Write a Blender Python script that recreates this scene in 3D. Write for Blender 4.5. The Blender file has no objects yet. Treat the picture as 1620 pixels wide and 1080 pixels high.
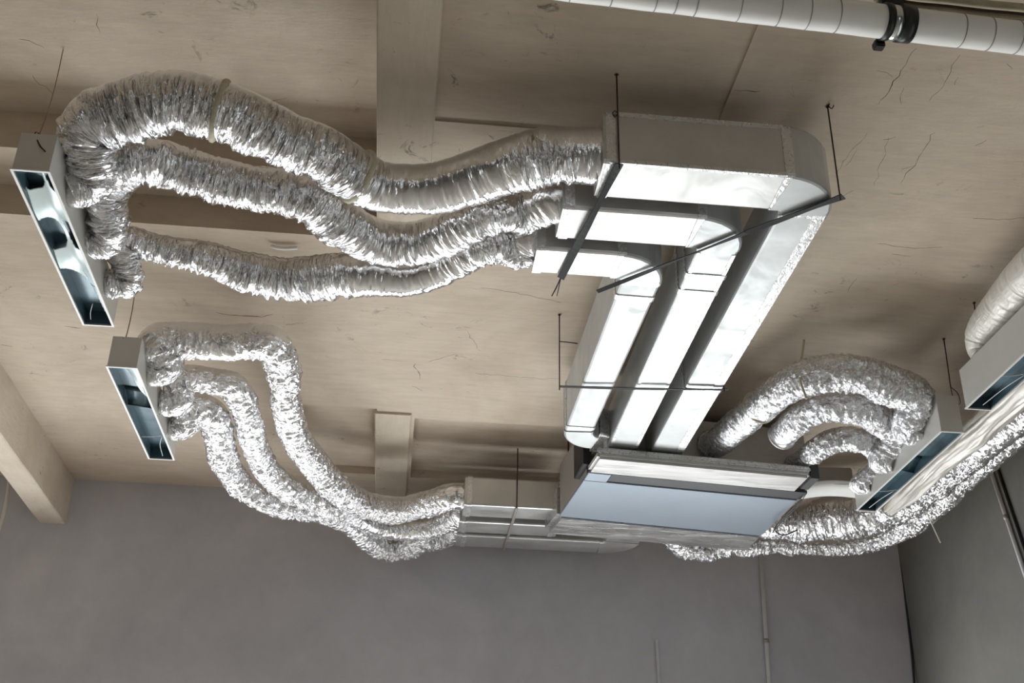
import bpy, bmesh, math, random
import numpy as np
from mathutils import Vector, Matrix, noise as mnoise

# ------------------------------------------------------------------ camera
FPX = 1850.0
VY = np.array([597., 1514.]); PPT = np.array([810., 540.])
_d = VY - PPT
_t = (-FPX*FPX - _d @ _d)/(_d[0] + .02*_d[1])
VX = VY + _t*np.array([1, .02])
nrm = lambda v: v/np.linalg.norm(v)
ex = nrm(np.array([*(VX-PPT), FPX])); ey = nrm(np.array([*(VY-PPT), FPX])); ez = np.cross(ex, ey)
M3 = np.array([ex, ey, ez]); CAM = np.array([0, 0, 1.6])

def P(px, py, z):
    """surveyed point: where the sight line through (px, py) meets height z"""
    r = M3 @ np.array([px-810, py-540, FPX]); return Vector(CAM + r*(z-CAM[2])/r[2])
def PY(px, py, y):
    r = M3 @ np.array([px-810, py-540, FPX]); return Vector(CAM + r*y/r[1])
def PX(px, py, x):
    r = M3 @ np.array([px-810, py-540, FPX]); return Vector(CAM + r*x/r[0])

scn = bpy.context.scene
COL = scn.collection
cam_data = bpy.data.cameras.new('camera'); cam = bpy.data.objects.new('camera', cam_data); COL.objects.link(cam)
R = M3 @ np.diag([1, -1, -1])
cam.matrix_world = Matrix([[*R[0], CAM[0]], [*R[1], CAM[1]], [*R[2], CAM[2]], [0, 0, 0, 1]])
cam_data.sensor_width = 36; cam_data.lens = 36*FPX/1620; cam_data.clip_end = 300
scn.camera = cam

# ------------------------------------------------------------------ world and exposure
w = bpy.data.worlds.new('overcast_sky'); scn.world = w; w.use_nodes = True
bg = w.node_tree.nodes['Background']
bg.inputs[0].default_value = (.86, .93, 1, 1); bg.inputs[1].default_value = 1.1
scn.view_settings.view_transform = 'Standard'; scn.view_settings.look = 'None'
scn.view_settings.gamma = 1; scn.view_settings.use_curve_mapping = False
scn.view_settings.exposure = 1.62
# daylight entering through the window openings low in the back wall (below the frame) and the floor hatch of light they throw
def window_light(x0, x1, z0, z1, y, power, face):
    ld = bpy.data.lights.new('window_daylight', 'AREA'); ld.shape = 'RECTANGLE'; ld.size = x1-x0; ld.size_y = z1-z0
    ld.energy = power; ld.color = (.95, .98, 1)
    o = bpy.data.objects.new('window_daylight', ld); COL.objects.link(o); o.location = ((x0+x1)/2, y, (z0+z1)/2)
    o.rotation_euler = (math.radians(90*face), 0, 0)
BACK_W = 36
for x0, x1 in ((-7.6, -4.6), (-3.6, -.4), (.3, 2.9)): window_light(x0, x1, .8, 2.75, 7.80, BACK_W, -1)

# ------------------------------------------------------------------ materials
def srgb(r, g, b):
    f = lambda c: (c/255/12.92 if c/255 <= .04045 else ((c/255+.055)/1.055)**2.4)
    return (f(r), f(g), f(b), 1)
def base_mat(name):
    m = bpy.data.materials.new(name); m.use_nodes = True
    nt = m.node_tree; return m, nt, nt.nodes['Principled BSDF']
def mk(nt, typ, **kw):
    n = nt.nodes.new(typ)
    for k, v in kw.items(): setattr(n, k, v)
    return n
def noise_node(nt, vec, scale, detail=4, rough=.6, dist=0):
    n = mk(nt, 'ShaderNodeTexNoise'); n.inputs['Scale'].default_value = scale
    n.inputs['Detail'].default_value = detail; n.inputs['Roughness'].default_value = rough
    n.inputs['Distortion'].default_value = dist
    nt.links.new(vec, n.inputs['Vector']); return n.outputs['Fac']
def ramp(nt, fac, stops):
    r = mk(nt, 'ShaderNodeValToRGB'); nt.links.new(fac, r.inputs[0]); e = r.color_ramp.elements
    while len(e) < len(stops): e.new(.5)
    for el, (p, c) in zip(e, stops): el.position = p; el.color = c
    return r.outputs[0]
def mapping(nt, src, sc):
    m = mk(nt, 'ShaderNodeMapping'); m.inputs['Scale'].default_value = sc
    nt.links.new(src, m.inputs[0]); return m.outputs[0]
def mul(nt, a, b, fac=1.0, mode='MULTIPLY'):
    m = mk(nt, 'ShaderNodeMix', data_type='RGBA', blend_type=mode); m.inputs[0].default_value = fac
    nt.links.new(a, m.inputs[6]); nt.links.new(b, m.inputs[7]); return m.outputs[2]
def bump(nt, bs, h, strength, dist=.01):
    b = mk(nt, 'ShaderNodeBump'); b.inputs['Strength'].default_value = strength; b.inputs['Distance'].default_value = dist
    nt.links.new(h, b.inputs['Height']); nt.links.new(b.outputs[0], bs.inputs['Normal']); return b
G = lambda v: (v, v, v, 1)

def simple(name, col, rough=.5, metal=0., nscale=12, var=.12, bmp=.1):
    m, nt, bs = base_mat(name); tc = mk(nt, 'ShaderNodeTexCoord').outputs['Object']
    f = noise_node(nt, tc, nscale, 5)
    lo = tuple(c*(1-var) for c in col[:3])+(1,); hi = tuple(min(1, c*(1+var)) for c in col[:3])+(1,)
    nt.links.new(ramp(nt, f, [(.3, lo), (.7, hi)]), bs.inputs['Base Color'])
    bs.inputs['Roughness'].default_value = rough; bs.inputs['Metallic'].default_value = metal
    if bmp: bump(nt, bs, noise_node(nt, tc, nscale*5, 4), bmp, .004)
    return m

def concrete(name, lo, hi, streak=(1, 1, 1), scale=1.2, dirt=.5, dirtcol=None, spots=True, bmp=.25):
    m, nt, bs = base_mat(name); g = mk(nt, 'ShaderNodeNewGeometry').outputs['Position']
    big = noise_node(nt, g, scale, 6, .6, .6)
    col = ramp(nt, big, [(.3, lo), (.68, hi)])
    st = noise_node(nt, mapping(nt, g, streak), 5, 6, .7, .4)
    col = mul(nt, col, ramp(nt, st, [(.3, G(1-.17*dirt)), (.62, G(1))]))
    if spots:
        a = noise_node(nt, g, 9, 8, .75, .8)
        sp = ramp(nt, a, [(.33, G(.40)), (.40, G(1))])
        bigm = noise_node(nt, mapping(nt, g, (1, 1.3, 1)), 1.7, 3)
        mask = ramp(nt, bigm, [(.46, G(0)), (.62, G(1))])
        mx = mk(nt, 'ShaderNodeMix', data_type='RGBA', blend_type='MULTIPLY')
        nt.links.new(mask, mx.inputs[0]); nt.links.new(col, mx.inputs[6]); nt.links.new(sp, mx.inputs[7]); col = mx.outputs[2]
        v = noise_node(nt, mapping(nt, g, (2.2, 7, 3)), 7, 7, .72, 1.2)
        col = mul(nt, col, ramp(nt, v, [(.29, G(.5)), (.35, G(1))]), .8)
    nt.links.new(col, bs.inputs['Base Color']); bs.inputs['Roughness'].default_value = .85
    bs.inputs['Specular IOR Level'].default_value = .25
    bump(nt, bs, noise_node(nt, mapping(nt, g, streak), 14, 8, .7), bmp, .01)
    return m

M_ceil = concrete('beige_cast_concrete', srgb(186, 170, 152), srgb(214, 200, 182), (1, 5, 3), 1.1, .7)
M_beam = concrete('pale_beam_concrete', srgb(192, 178, 160), srgb(216, 204, 187), (6, .8, 3), 1.6, .5)
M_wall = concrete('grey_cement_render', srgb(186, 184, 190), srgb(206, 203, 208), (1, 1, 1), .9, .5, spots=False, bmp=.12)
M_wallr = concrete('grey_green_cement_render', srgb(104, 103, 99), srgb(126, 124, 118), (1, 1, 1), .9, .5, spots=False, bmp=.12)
M_floor = concrete('floor_screed', srgb(172, 166, 156), srgb(192, 186, 176), (1, 1, 1), .7, .4)
M_ground = concrete('outside_ground', srgb(168, 166, 160), srgb(190, 188, 180), (1, 1, 1), .5, .4)

def foil(name, col, metal=.9, rough=.3, uv=True, sc=(42, 10, 1), b1=.5, dist=.012, wrinkle=False, kind=''):
    m, nt, bs = base_mat(name)
    tc = mk(nt, 'ShaderNodeTexCoord'); src = tc.outputs['UV' if uv else 'Object']
    mp = mapping(nt, src, sc)
    a = noise_node(nt, mp, 1.0, 5, .6, .9)
    if kind:
        vo = mk(nt, 'ShaderNodeTexVoronoi'); vo.inputs['Scale'].default_value = 1.0; vo.inputs['Randomness'].default_value = 1
        wv = mk(nt, 'ShaderNodeMix', data_type='VECTOR'); wv.inputs[0].default_value = .12
        nn = mk(nt, 'ShaderNodeTexNoise'); nn.inputs['Scale'].default_value = 1.3; nt.links.new(mp, nn.inputs['Vector'])
        sc2 = mk(nt, 'ShaderNodeVectorMath', operation='MULTIPLY_ADD'); nt.links.new(nn.outputs['Color'], sc2.inputs[0]); sc2.inputs[1].default_value = (1.2, 1.2, 0); nt.links.new(mp, sc2.inputs[2])
        nt.links.new(sc2.outputs[0], vo.inputs['Vector'])
        iv = mk(nt, 'ShaderNodeMath', operation='MULTIPLY_ADD'); iv.inputs[1].default_value = -.9; iv.inputs[2].default_value = .9
        nt.links.new(vo.outputs['Distance'], iv.inputs[0]); a = iv.outputs[0]
    fine = noise_node(nt, mapping(nt, src, tuple(3*s for s in sc)), 1.0, 3, .6, .3)
    ad = mk(nt, 'ShaderNodeMath', operation='MULTIPLY_ADD'); nt.links.new(fine, ad.inputs[0]); ad.inputs[1].default_value = .25
    nt.links.new(a, ad.inputs[2])
    bn = bump(nt, bs, ad.outputs[0], b1, dist)
    if wrinkle:
        at = mk(nt, 'ShaderNodeAttribute'); at.attribute_name = 'wrinkle'; ml = mk(nt, 'ShaderNodeMath', operation='MULTIPLY')
        nt.links.new(at.outputs['Fac'], ml.inputs[0]); ml.inputs[1].default_value = b1; nt.links.new(ml.outputs[0], bn.inputs['Strength'])
    d = noise_node(nt, src, 6, 4)
    nt.links.new(ramp(nt, d, [(.3, tuple(c*.88 for c in col[:3])+(1,)), (.65, col)]), bs.inputs['Base Color'])
    rr = ramp(nt, a, [(.35, G(rough*.75)), (.7, G(min(1, rough*1.3)))]); nt.links.new(rr, bs.inputs['Roughness'])
    bs.inputs['Metallic'].default_value = metal
    return m
M_flex = foil('crinkled_aluminium_foil', (.86, .86, .87, 1), .95, .15, True, (62, 13, 1), .9, .02, True, 'cells')
M_lump = foil('crumpled_cellular_foil', (.86, .86, .87, 1), .9, .17, True, (50, 42, 1), .8, .014, True, 'cells')
M_flexw = foil('white_crinkled_foil_jacket', (.80, .80, .82, 1), .7, .3, True, (60, 50, 1), .7, .014, True, 'cells')
M_sleeve = foil('pale_plastic_sleeve', (.72, .69, .63, 1), .15, .42, True, (6, 40, 1), .4, .01)
M_duct = foil('smooth_foil_board', (.56, .555, .535, 1), .72, .40, False, (5, 5, 5), .12, .01)
M_tape = foil('aluminium_tape', (.66, .66, .65, 1), .6, .3, False, (40, 25, 30), .5, .008)
M_duct_w = foil('smooth_white_foil_board', (.50, .515, .51, 1), .5, .42, False, (5, 5, 5), .12, .01)
M_plen = foil('dull_foil_insulation', (.55, .54, .52, 1), .45, .42, False, (3, 16, 16), .35, .01)
M_sup = foil('grey_foil_wrap', (.58, .57, .56, 1), .85, .3, False, (3, 14, 14), .5, .015)
M_blue = simple('blue_grey_sheet_steel', srgb(156, 166, 176), .38, .55, 3, .05, .03)
M_steel = simple('dark_grey_sheet_steel', srgb(72, 73, 73), .45, .5, 6, .1, .05)
M_greysteel = simple('grey_galvanised_sheet', srgb(158, 152, 145), .45, .45, 6, .07, .05)
M_box = simple('matt_grey_diffuser_sheet', srgb(205, 203, 198), .45, .25, 5, .05, .05)
M_boxedge = simple('white_diffuser_flange', srgb(232, 232, 228), .4, 0, 5, .03, 0)
M_inside = simple('dark_slate_liner', srgb(76, 100, 110), .25, .3, 5, .45, .1)
M_black = simple('gap_shade_black', srgb(16, 17, 20), .3, 0, 8, .3, .1)  # black standing in for the shade inside the casing gap
M_baffle = simple('bright_white_baffle', srgb(226, 242, 242), .3, .2, 4, .04, .05)
M_strap = simple('blackened_metal_strap', srgb(30, 30, 32), .7, .1, 25, .35, .2)
M_rod = simple('rusty_dark_rod', srgb(62, 44, 38), .7, .3, 30, .3, .2)
M_wire = simple('tan_tie_wire', srgb(150, 132, 108), .6, .1, 30, .2, 0)
M_white = simple('white_wrapped_pipe', srgb(240, 239, 235), .5, 0, 4, .05, .15)
M_join = simple('pale_grey_joint_line', srgb(150, 150, 148), .6, 0, 8, .1, 0)
M_clampm = simple('dark_clamp_steel', srgb(52, 54, 54), .35, .7, 18, .3, .1)
M_pad = simple('glossy_clamp_screw', srgb(200, 204, 204), .2, .9, 18, .1, 0)
M_cond = simple('pale_grey_conduit', srgb(235, 234, 234), .5, 0, 6, .08, .05)
M_cabw = simple('white_cable_sheath', srgb(215, 210, 198), .5, 0, 10, .06, 0)
M_cabb = simple('black_cable_sheath', srgb(24, 24, 27), .45, 0, 10, .2, 0)
M_cream = simple('cream_webbing', srgb(196, 190, 166), .7, 0, 60, .12, .3)
M_tan = simple('tan_pipe_lagging', srgb(176, 166, 142), .75, 0, 18, .2, .3)
M_crack = simple('dark_crack', srgb(78, 64, 54), .9, 0, 60, .2, 0)
M_stain = simple('rust_stain', srgb(112, 66, 50), .9, 0, 60, .3, 0)

# ------------------------------------------------------------------ mesh helpers
def link(name, me, mat, parent=None, smooth=False):
    me.materials.append(mat)
    o = bpy.data.objects.new(name, me); COL.objects.link(o)
    if parent: o.parent = parent
    if smooth: me.polygons.foreach_set('use_smooth', [True]*len(me.polygons))
    return o
def from_bm(name, bm, mat, parent=None, smooth=False):
    bmesh.ops.recalc_face_normals(bm, faces=bm.faces)
    me = bpy.data.meshes.new(name); bm.to_mesh(me); bm.free(); return link(name, me, mat, parent, smooth)
def bevel_bm(bm, w, seg=2):
    if w: bmesh.ops.bevel(bm, geom=list(bm.edges), offset=w, segments=seg, affect='EDGES', clamp_overlap=True)
def hull_box(bm, c):
    """c: 4 bottom corners then 4 top corners (same order)"""
    v = [bm.verts.new(p) for p in c]
    for f in ((3, 2, 1, 0), (4, 5, 6, 7), (0, 1, 5, 4), (1, 2, 6, 5), (2, 3, 7, 6), (3, 0, 4, 7)): bm.faces.new([v[i] for i in f])
def box(name, x0, x1, y0, y1, z0, z1, mat, parent=None, bev=.004, seg=2):
    bm = bmesh.new(); hull_box(bm, [(x0, y0, z0), (x1, y0, z0), (x1, y1, z0), (x0, y1, z0), (x0, y0, z1), (x1, y0, z1), (x1, y1, z1), (x0, y1, z1)])
    bevel_bm(bm, bev, seg); return from_bm(name, bm, mat, parent)
def quadbox(name, quad, z0, z1, mat, parent=None, bev=.004):
    bm = bmesh.new(); hull_box(bm, [(x, y, z0) for x, y in quad]+[(x, y, z1) for x, y in quad])
    bevel_bm(bm, bev); return from_bm(name, bm, mat, parent)
def spline(pts, step):
    """Catmull-Rom through rows of numbers, resampled to about step metres"""
    p = np.array(pts, float); p = np.vstack([2*p[0]-p[1], p, 2*p[-1]-p[-2]]); out = []
    for i in range(1, len(p)-2):
        n = 40; t = np.linspace(0, 1, n, endpoint=False)[:, None]
        a, b, c, d = p[i-1], p[i], p[i+1], p[i+2]
        out.append(.5*((2*b)+(-a+c)*t+(2*a-5*b+4*c-d)*t**2+(-a+3*b-3*c+d)*t**3))
    q = np.vstack(out+[p[-2][None]])
    s = np.concatenate([[0], np.cumsum(np.linalg.norm(np.diff(q[:, :3], axis=0), axis=1))])
    n = max(3, int(s[-1]/step)); t = np.linspace(0, s[-1], n)
    return np.stack([np.interp(t, s, q[:, k]) for k in range(q.shape[1])], 1), t
def frames(c):
    tg = np.gradient(c, axis=0); tg /= np.linalg.norm(tg, axis=1)[:, None]
    n = np.cross(tg[0], [0, 0, 1.]); 
    if np.linalg.norm(n) < .1: n = np.cross(tg[0], [1., 0, 0])
    n /= np.linalg.norm(n); N = []
    for t in tg:
        n = n - t*(n @ t); n /= np.linalg.norm(n); N.append(n)
    N = np.array(N); return tg, N, np.cross(tg, N)
def grid_tube(name, c, rad, mat, parent=None, cap=True, s=None, wr=None):
    """c: n x 3 centres, rad: n x k radii"""
    n, k = rad.shape; tg, N, B = frames(c); th = np.linspace(0, 2*np.pi, k, endpoint=False)
    V = c[:, None] + rad[..., None]*(N[:, None]*np.cos(th)[None, :, None]+B[:, None]*np.sin(th)[None, :, None])
    V = V.reshape(-1, 3)
    i = np.arange(n-1)[:, None]*k; j = np.arange(k)[None]; j2 = (j+1) % k
    F = np.stack([i+j, i+j2, i+k+j2, i+k+j], -1).reshape(-1, 4).tolist()
    if cap: F += [list(range(k))[::-1], [(n-1)*k+q for q in range(k)]]
    me = bpy.data.meshes.new(name); me.from_pydata(V.tolist(), [], F)
    uv = me.uv_layers.new(name='UVMap')
    if s is None: s = np.concatenate([[0], np.cumsum(np.linalg.norm(np.diff(c, axis=0), axis=1))])
    rm = rad.mean(); li = np.zeros(len(me.loops), int); me.loops.foreach_get('vertex_index', li)
    u = s[li//k]; v = (li % k)/k*2*np.pi*rm
    # wrap the last column
    nq = (n-1)*k; col = np.tile(np.arange(k), n-1); pos = np.repeat(col, 4); vi = li[:nq*4]
    vv = v[:nq*4].copy(); vv[(pos == k-1) & (vi % k == 0)] = 2*np.pi*rm; v[:nq*4] = vv
    uv.data.foreach_set('uv', np.stack([u, v], 1).ravel())
    if wr is not None:
        at = me.attributes.new('wrinkle', 'FLOAT', 'POINT'); at.data.foreach_set('value', wr.ravel().astype(np.float32))
    return link(name, me, mat, parent, True)
def tube(name, pts, r, mat, parent=None, k=8, step=.02, smooth=True):
    if smooth and len(pts) > 2: c, s = spline([tuple(p) for p in pts], step)
    else: c = np.array([tuple(p) for p in pts], float)
    return grid_tube(name, c, np.full((len(c), k), r), mat, parent)
RNG = np.random.default_rng(7)
def vnoise(a, b, per):
    """value noise on grid coords a (n,1), b (1,k) with period per in b"""
    ga = int(a.max())+3; g = RNG.random((ga, per))
    ai = np.floor(a).astype(int); bi = np.floor(b).astype(int); fa = a-ai; fb = b-bi
    fa = fa*fa*(3-2*fa); fb = fb*fb*(3-2*fb)
    q = lambda x, y: g[x, y % per]
    return (q(ai, bi)*(1-fa)*(1-fb)+q(ai+1, bi)*fa*(1-fb)+q(ai, bi+1)*(1-fa)*fb+q(ai+1, bi+1)*fa*fb)*2-1
TOP = .55
def flex_mesh(name, pts, mat, parent=None, amp=1., pleat=.017, k=56, step=.0055, kind='ring'):
    """pts rows: x, y, z, radius, crinkle"""
    q, s = spline(pts, step); c = q[:, :3]; r = q[:, 3:4]; cr = q[:, 4:5]*amp
    th = np.linspace(0, 1, k, endpoint=False)[None]; S = s[:, None]
    # rings: pleats that open and close around the girth, some of them slanting
    wob = vnoise(S/.05, th*5, 5)*.010
    if kind == 'ring':
        a = vnoise((S+wob+.02)/pleat, th*3, 3); b = vnoise((S+wob+.02)/(pleat*.55), th*9, 9)
        lump = vnoise(S/.11, th*4, 4); l2 = vnoise(S/.035, th*8, 8)
        d = .0085*(1-np.abs(a)*1.7)+.004*b+.008*lump+.005*l2
    elif kind == 'lump':
        a = vnoise((S+wob+.02)/.021, th*9, 9); b = vnoise((S+.01)/.011, th*17, 17); lump = vnoise(S/.09, th*4, 4)
        d = .008*(1-np.abs(a)*1.9)+.004*b+.008*lump
    else:
        a = vnoise((S+.02)/.5, th*26+S*0, 26); b = vnoise(S/.12, th*40, 40); lump = vnoise(S/.2, th*4, 4)
        d = .010*(1-np.abs(a)*1.8)+.003*b+.008*lump
    # the jacket is pulled tight over the top and bunches up along the belly
    tg, N, B = frames(c); up = (N[:, 2:3]*np.cos(2*np.pi*th)+B[:, 2:3]*np.sin(2*np.pi*th))
    side = np.clip((TOP-up+.25*vnoise(S/.03, th*6, 6))/.55, 0, 1); side = side*side*(3-2*side)
    wr = (.15+.85*side)*np.clip(cr*cr, .12, 1.2)
    rad = r*(1+0*th)+d*cr*(.3+.7*side)
    return grid_tube(name, c, rad, mat, parent, s=s, wr=wr)
def band_at(name, obj_pts, frac, mat, parent, width=.018, extra=.007, tail=0):
    q, s = spline(obj_pts, .006); i = int(frac*(len(q)-1)); h = max(1, int(width/.006/2))
    i0, i1 = max(0, i-h), min(len(q)-1, i+h)
    c = q[i0:i1+1, :3]
    if len(c) < 3: c = q[i0:i0+3, :3]
    rad = np.repeat(q[i0:i0+len(c), 3:4]+extra, 40, 1); rad[0] -= .006; rad[-1] -= .006
    return grid_tube(name, c, rad, mat, parent)
def thing(name, label, cat, loc=(0, 0, 0), group=None):
    o = bpy.data.objects.new(name, None); o.empty_display_size = .1; COL.objects.link(o); o.location = loc
    o['label'] = label; o['category'] = cat
    if group: o['group'] = group
    return o
def settle(root):
    """children were modelled in world coordinates: shift them so the root can sit at the thing's base"""
    for ch in root.children:
        ch.matrix_parent_inverse = Matrix.Translation(-root.location)
def tag(o, label, cat, group=None):
    o['label'] = label; o['category'] = cat
    if group: o['group'] = group
    return o
def struct(o): o['kind'] = 'structure'; return o

# ------------------------------------------------------------------ the setting
ZC = 4.40; YW = 7.64; XR = 3.46; XBL, XBR = P(600, 250, ZC).x-.01, P(684, 250, ZC).x
YSTEP = 4.396; XL = -9.0; YF = -5.0
YR = P(760, 197, ZC).y; XSEAM = P(1195, 50, ZC).x
FY0, FY1 = P(640, 655, ZC).y, PY(700, 741, 7.25).y
FX0, FX1 = P(478, 715, ZC).x, 1.0
LBX0, LBX1 = -2.394, -2.225
def ceil_z(x, y):
    if LBX1 < x < XBL and y < 4.12: return ZC+.34
    if LBX1 < x < XBL and y < YSTEP: return ZC+.15
    if x < LBX0-.3 and y < 6.9: return ZC+.10
    if XBR < x < XSEAM and y < YR: return ZC+.009
    if FX0 < x < XBL and FY0-.05 < y < FY1: return ZC+.05
    if XBR < x < FX1 and FY0+.05 < y < FY1+.02: return ZC+.055
    return ZC
def build_ceiling():
    xs = sorted({XL, LBX0-.3, LBX1, FX0, XBL, XBR, XSEAM, FX1, XR+.2}); ys = sorted({YF, YR, 4.12, YSTEP, FY0-.05, FY0+.05, FY1, FY1+.02, 6.9, YW+.2})
    bm = bmesh.new(); nx, ny = len(xs)-1, len(ys)-1
    z = [[ceil_z((xs[i]+xs[i+1])/2, (ys[j]+ys[j+1])/2) for j in range(ny)] for i in range(nx)]
    def q(*p): bm.faces.new([bm.verts.new(v) for v in p])
    for i in range(nx):
        for j in range(ny):
            a, b, c, d, h = xs[i], xs[i+1], ys[j], ys[j+1], z[i][j]
            q((a, c, h), (a, d, h), (b, d, h), (b, c, h))
            if i+1 < nx and z[i+1][j] != h: g = z[i+1][j]; q((b, c, h), (b, d, h), (b, d, g), (b, c, g))
            if j+1 < ny and z[i][j+1] != h: g = z[i][j+1]; q((a, d, h), (b, d, h), (b, d, g), (a, d, g))
    T = ZC+.6; q((XL, YF, T), (XR+.2, YF, T), (XR+.2, YW+.2, T), (XL, YW+.2, T))
    q((XL, YF, ZC), (XR+.2, YF, ZC), (XR+.2, YF, T), (XL, YF, T)); q((XL, YW+.2, ZC), (XR+.2, YW+.2, ZC), (XR+.2, YW+.2, T), (XL, YW+.2, T))
    q((XL, YF, ZC), (XL, YW+.2, ZC), (XL, YW+.2, T), (XL, YF, T)); q((XR+.2, YF, ZC), (XR+.2, YW+.2, ZC), (XR+.2, YW+.2, T), (XR+.2, YF, T))
    bmesh.ops.remove_doubles(bm, verts=bm.verts, dist=1e-5)
    me = bpy.data.meshes.new('ceiling'); bm.to_mesh(me); bm.free()
    return struct(link('ceiling', me, M_ceil))
ceiling = build_ceiling()
struct(box('floor', XL, XR+.2, YF, YW+.2, -.2, 0, M_floor, None, 0))
struct(box('ground', -40, 40, -40, 45, -.35, -.22, M_ground, None, 0))
def wall_open(name, y0, y1, x0, x1, mat, holes, z1=ZC+.001):
    bm = bmesh.new(); zs0, zs1 = .0, z1
    def bx(a, b, c, d): hull_box(bm, [(a, y0, c), (b, y0, c), (b, y1, c), (a, y1, c), (a, y0, d), (b, y0, d), (b, y1, d), (a, y1, d)])
    hb, ht = .8, 2.75
    bx(x0, x1, zs0, hb); bx(x0, x1, ht, zs1)
    xs = [x0]+[v for h in holes for v in h]+[x1]
    for i in range(0, len(xs), 2): bx(xs[i], xs[i+1], hb, ht)
    return struct(from_bm(name, bm, mat))
wall_open('wall_back', YW, YW+.2, XL, XR+.2, M_wall, [(-7.6, -4.6), (-3.6, -.4), (.3, 2.9)])
wall_open('wall_front_added', YF-.2, YF, XL, XR+.2, M_wallr, [(1.0, 3.2)])  # unseen wall added to cut the light from behind the camera
def side_wall(name, x0, x1, ya, yb, mat, holes):
    bm = bmesh.new()
    def bx(c, d, e, f): hull_box(bm, [(x0, c, e), (x1, c, e), (x1, d, e), (x0, d, e), (x0, c, f), (x1, c, f), (x1, d, f), (x0, d, f)])
    bx(ya, yb, 0, .8); bx(ya, yb, 2.75, ZC+.001); ys = [ya]+[v for h in holes for v in h]+[yb]
    for i in range(0, len(ys), 2): bx(ys[i], ys[i+1], .8, 2.75)
    return struct(from_bm(name, bm, mat))
side_wall('wall_right', XR, XR+.2, YF, YW, M_wallr, [(.8, 4.6)])  # unseen opening added to let light in from the right
side_wall('wall_left_added', XL-.2, XL, YF, YW, M_wallr, [(3.4, 7.2)])  # unseen wall added to keep the near left ceiling darker

# dropped beams under the slab
def beam(name, x0, x1, y0, y1, z0, z1, mat, wob=.004):
    bm = bmesh.new(); n = 60; ys = np.linspace(y0, y1, n); rows = []
    for i, y in enumerate(ys):
        a = (mnoise.noise(Vector((y*3, x0, 1)))+.5*mnoise.noise(Vector((y*11, x0, 2))))*wob
        b = (mnoise.noise(Vector((y*3, x1, 5)))+.5*mnoise.noise(Vector((y*11, x1, 7))))*wob
        c = mnoise.noise(Vector((y*4, 3, 9)))*wob*.6
        rows.append([bm.verts.new(p) for p in ((x0+a, y, z1), (x0+a, y, z0+.006+c), (x0+a+.006, y, z0+c), (x1+b-.006, y, z0+c), (x1+b, y, z0+.006+c), (x1+b, y, z1))])
    for i in range(n-1):
        for j in range(6): bm.faces.new((rows[i][j], rows[i][(j+1) % 6], rows[i+1][(j+1) % 6], rows[i+1][j]))
    bm.faces.new(rows[0]); bm.faces.new(rows[-1][::-1])
    o = from_bm(name, bm, mat); return struct(o)
beam('trim_1', LBX0, LBX1, YF, YW, 4.088, ZC+.38, M_beam)
beam('trim_2', XBL, XBR, YF, YSTEP+.004, ZC-.004, ZC+.38, M_beam, .003)
beam('trim_3', XBL-.012, XBR-.02, P(620, 652, ZC).y, YW-.001, ZC-.014, ZC+.2, M_beam, .003)

# cracks, tie holes and marks in the concrete (parts of the ceiling)
def ribbon(name, pts, wd, mat, parent, dz=.0008, jag=.008, seed=1, z=ZC):
    rnd = random.Random(seed); pts = [P(x, y, z) for x, y in pts]; out = []
    for a, b in zip(pts, pts[1:]):
        n = max(2, int((b-a).length/.025))
        for i in range(n): out.append(a.lerp(b, i/n)+Vector((rnd.uniform(-jag, jag), rnd.uniform(-jag, jag), 0)))
    out.append(pts[-1]); bm = bmesh.new(); rows = []
    for i, p in enumerate(out):
        d = (out[min(i+1, len(out)-1)]-out[max(0, i-1)]); d.z = 0; d.normalize(); s = Vector((-d.y, d.x, 0))
        t = i/(len(out)-1); w_ = wd*(.35+.65*math.sin(math.pi*min(.98, max(.02, t))))*rnd.uniform(.3, 1.6)/2
        rows.append([bm.verts.new(p+s*w_+Vector((0, 0, .001))), bm.verts.new(p-Vector((0, 0, dz))), bm.verts.new(p-s*w_+Vector((0, 0, .001)))])
    for a, b in zip(rows, rows[1:]):
        bm.faces.new((a[0], a[1], b[1], b[0])); bm.faces.new((a[1], a[2], b[2], b[1])); bm.faces.new((a[2], a[0], b[0], b[2]))
    bm.faces.new(rows[0]); bm.faces.new(rows[-1][::-1])
    return from_bm(name, bm, mat, parent)
CR = [([(1448, 75), (1420, 120), (1390, 165)], .010), ([(1390, 110), (1412, 122)], .006), ([(1478, 208), (1450, 255), (1425, 290)], .011),
      ([(1428, 268), (1446, 262)], .010), ([(1407, 218), (1395, 255), (1383, 294)], .005), ([(1397, 220), (1417, 216)], .006),
      ([(1518, 85), (1497, 130), (1470, 160)], .006), ([(1372, 212), (1340, 250), (1322, 275)], .005), ([(1520, 120), (1510, 134)], .009),
      ([(1430, 140), (1426, 165)], .008), ([(1355, 238), (1338, 262)], .006), ([(1540, 345), (1590, 347), (1620, 345)], .006), ([(1390, 385), (1440, 392), (1490, 391)], .005),
      ([(1595, 100), (1602, 108)], .010), ([(890, 478), (800, 460), (760, 455)], .0035), ([(885, 600), (830, 597), (752, 590)], .004), ([(1412, 402), (1440, 405)], .006),
      ([(735, 520), (760, 555)], .006), ([(680, 572), (720, 560)], .005), ([(1350, 300), (1325, 315)], .005), ([(1160, 141), (1203, 144)], .012), ([(1545, 230), (1560, 222)], .006),
      ([(655, 575), (665, 600)], .012), ([(650, 610), (668, 618)], .012), ([(1355, 440), (1342, 462)], .005), ([(30, 60), (70, 75)], .008), ([(50, 120), (85, 150)], .006), ([(150, 20), (160, 55)], .008)]
for i, (pts, wd) in enumerate(CR): ribbon('crack', pts, wd*.6, M_crack, ceiling, seed=i, z=ZC+(.34 if pts[0][0] < 200 and pts[0][1] < 200 else 0))
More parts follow.
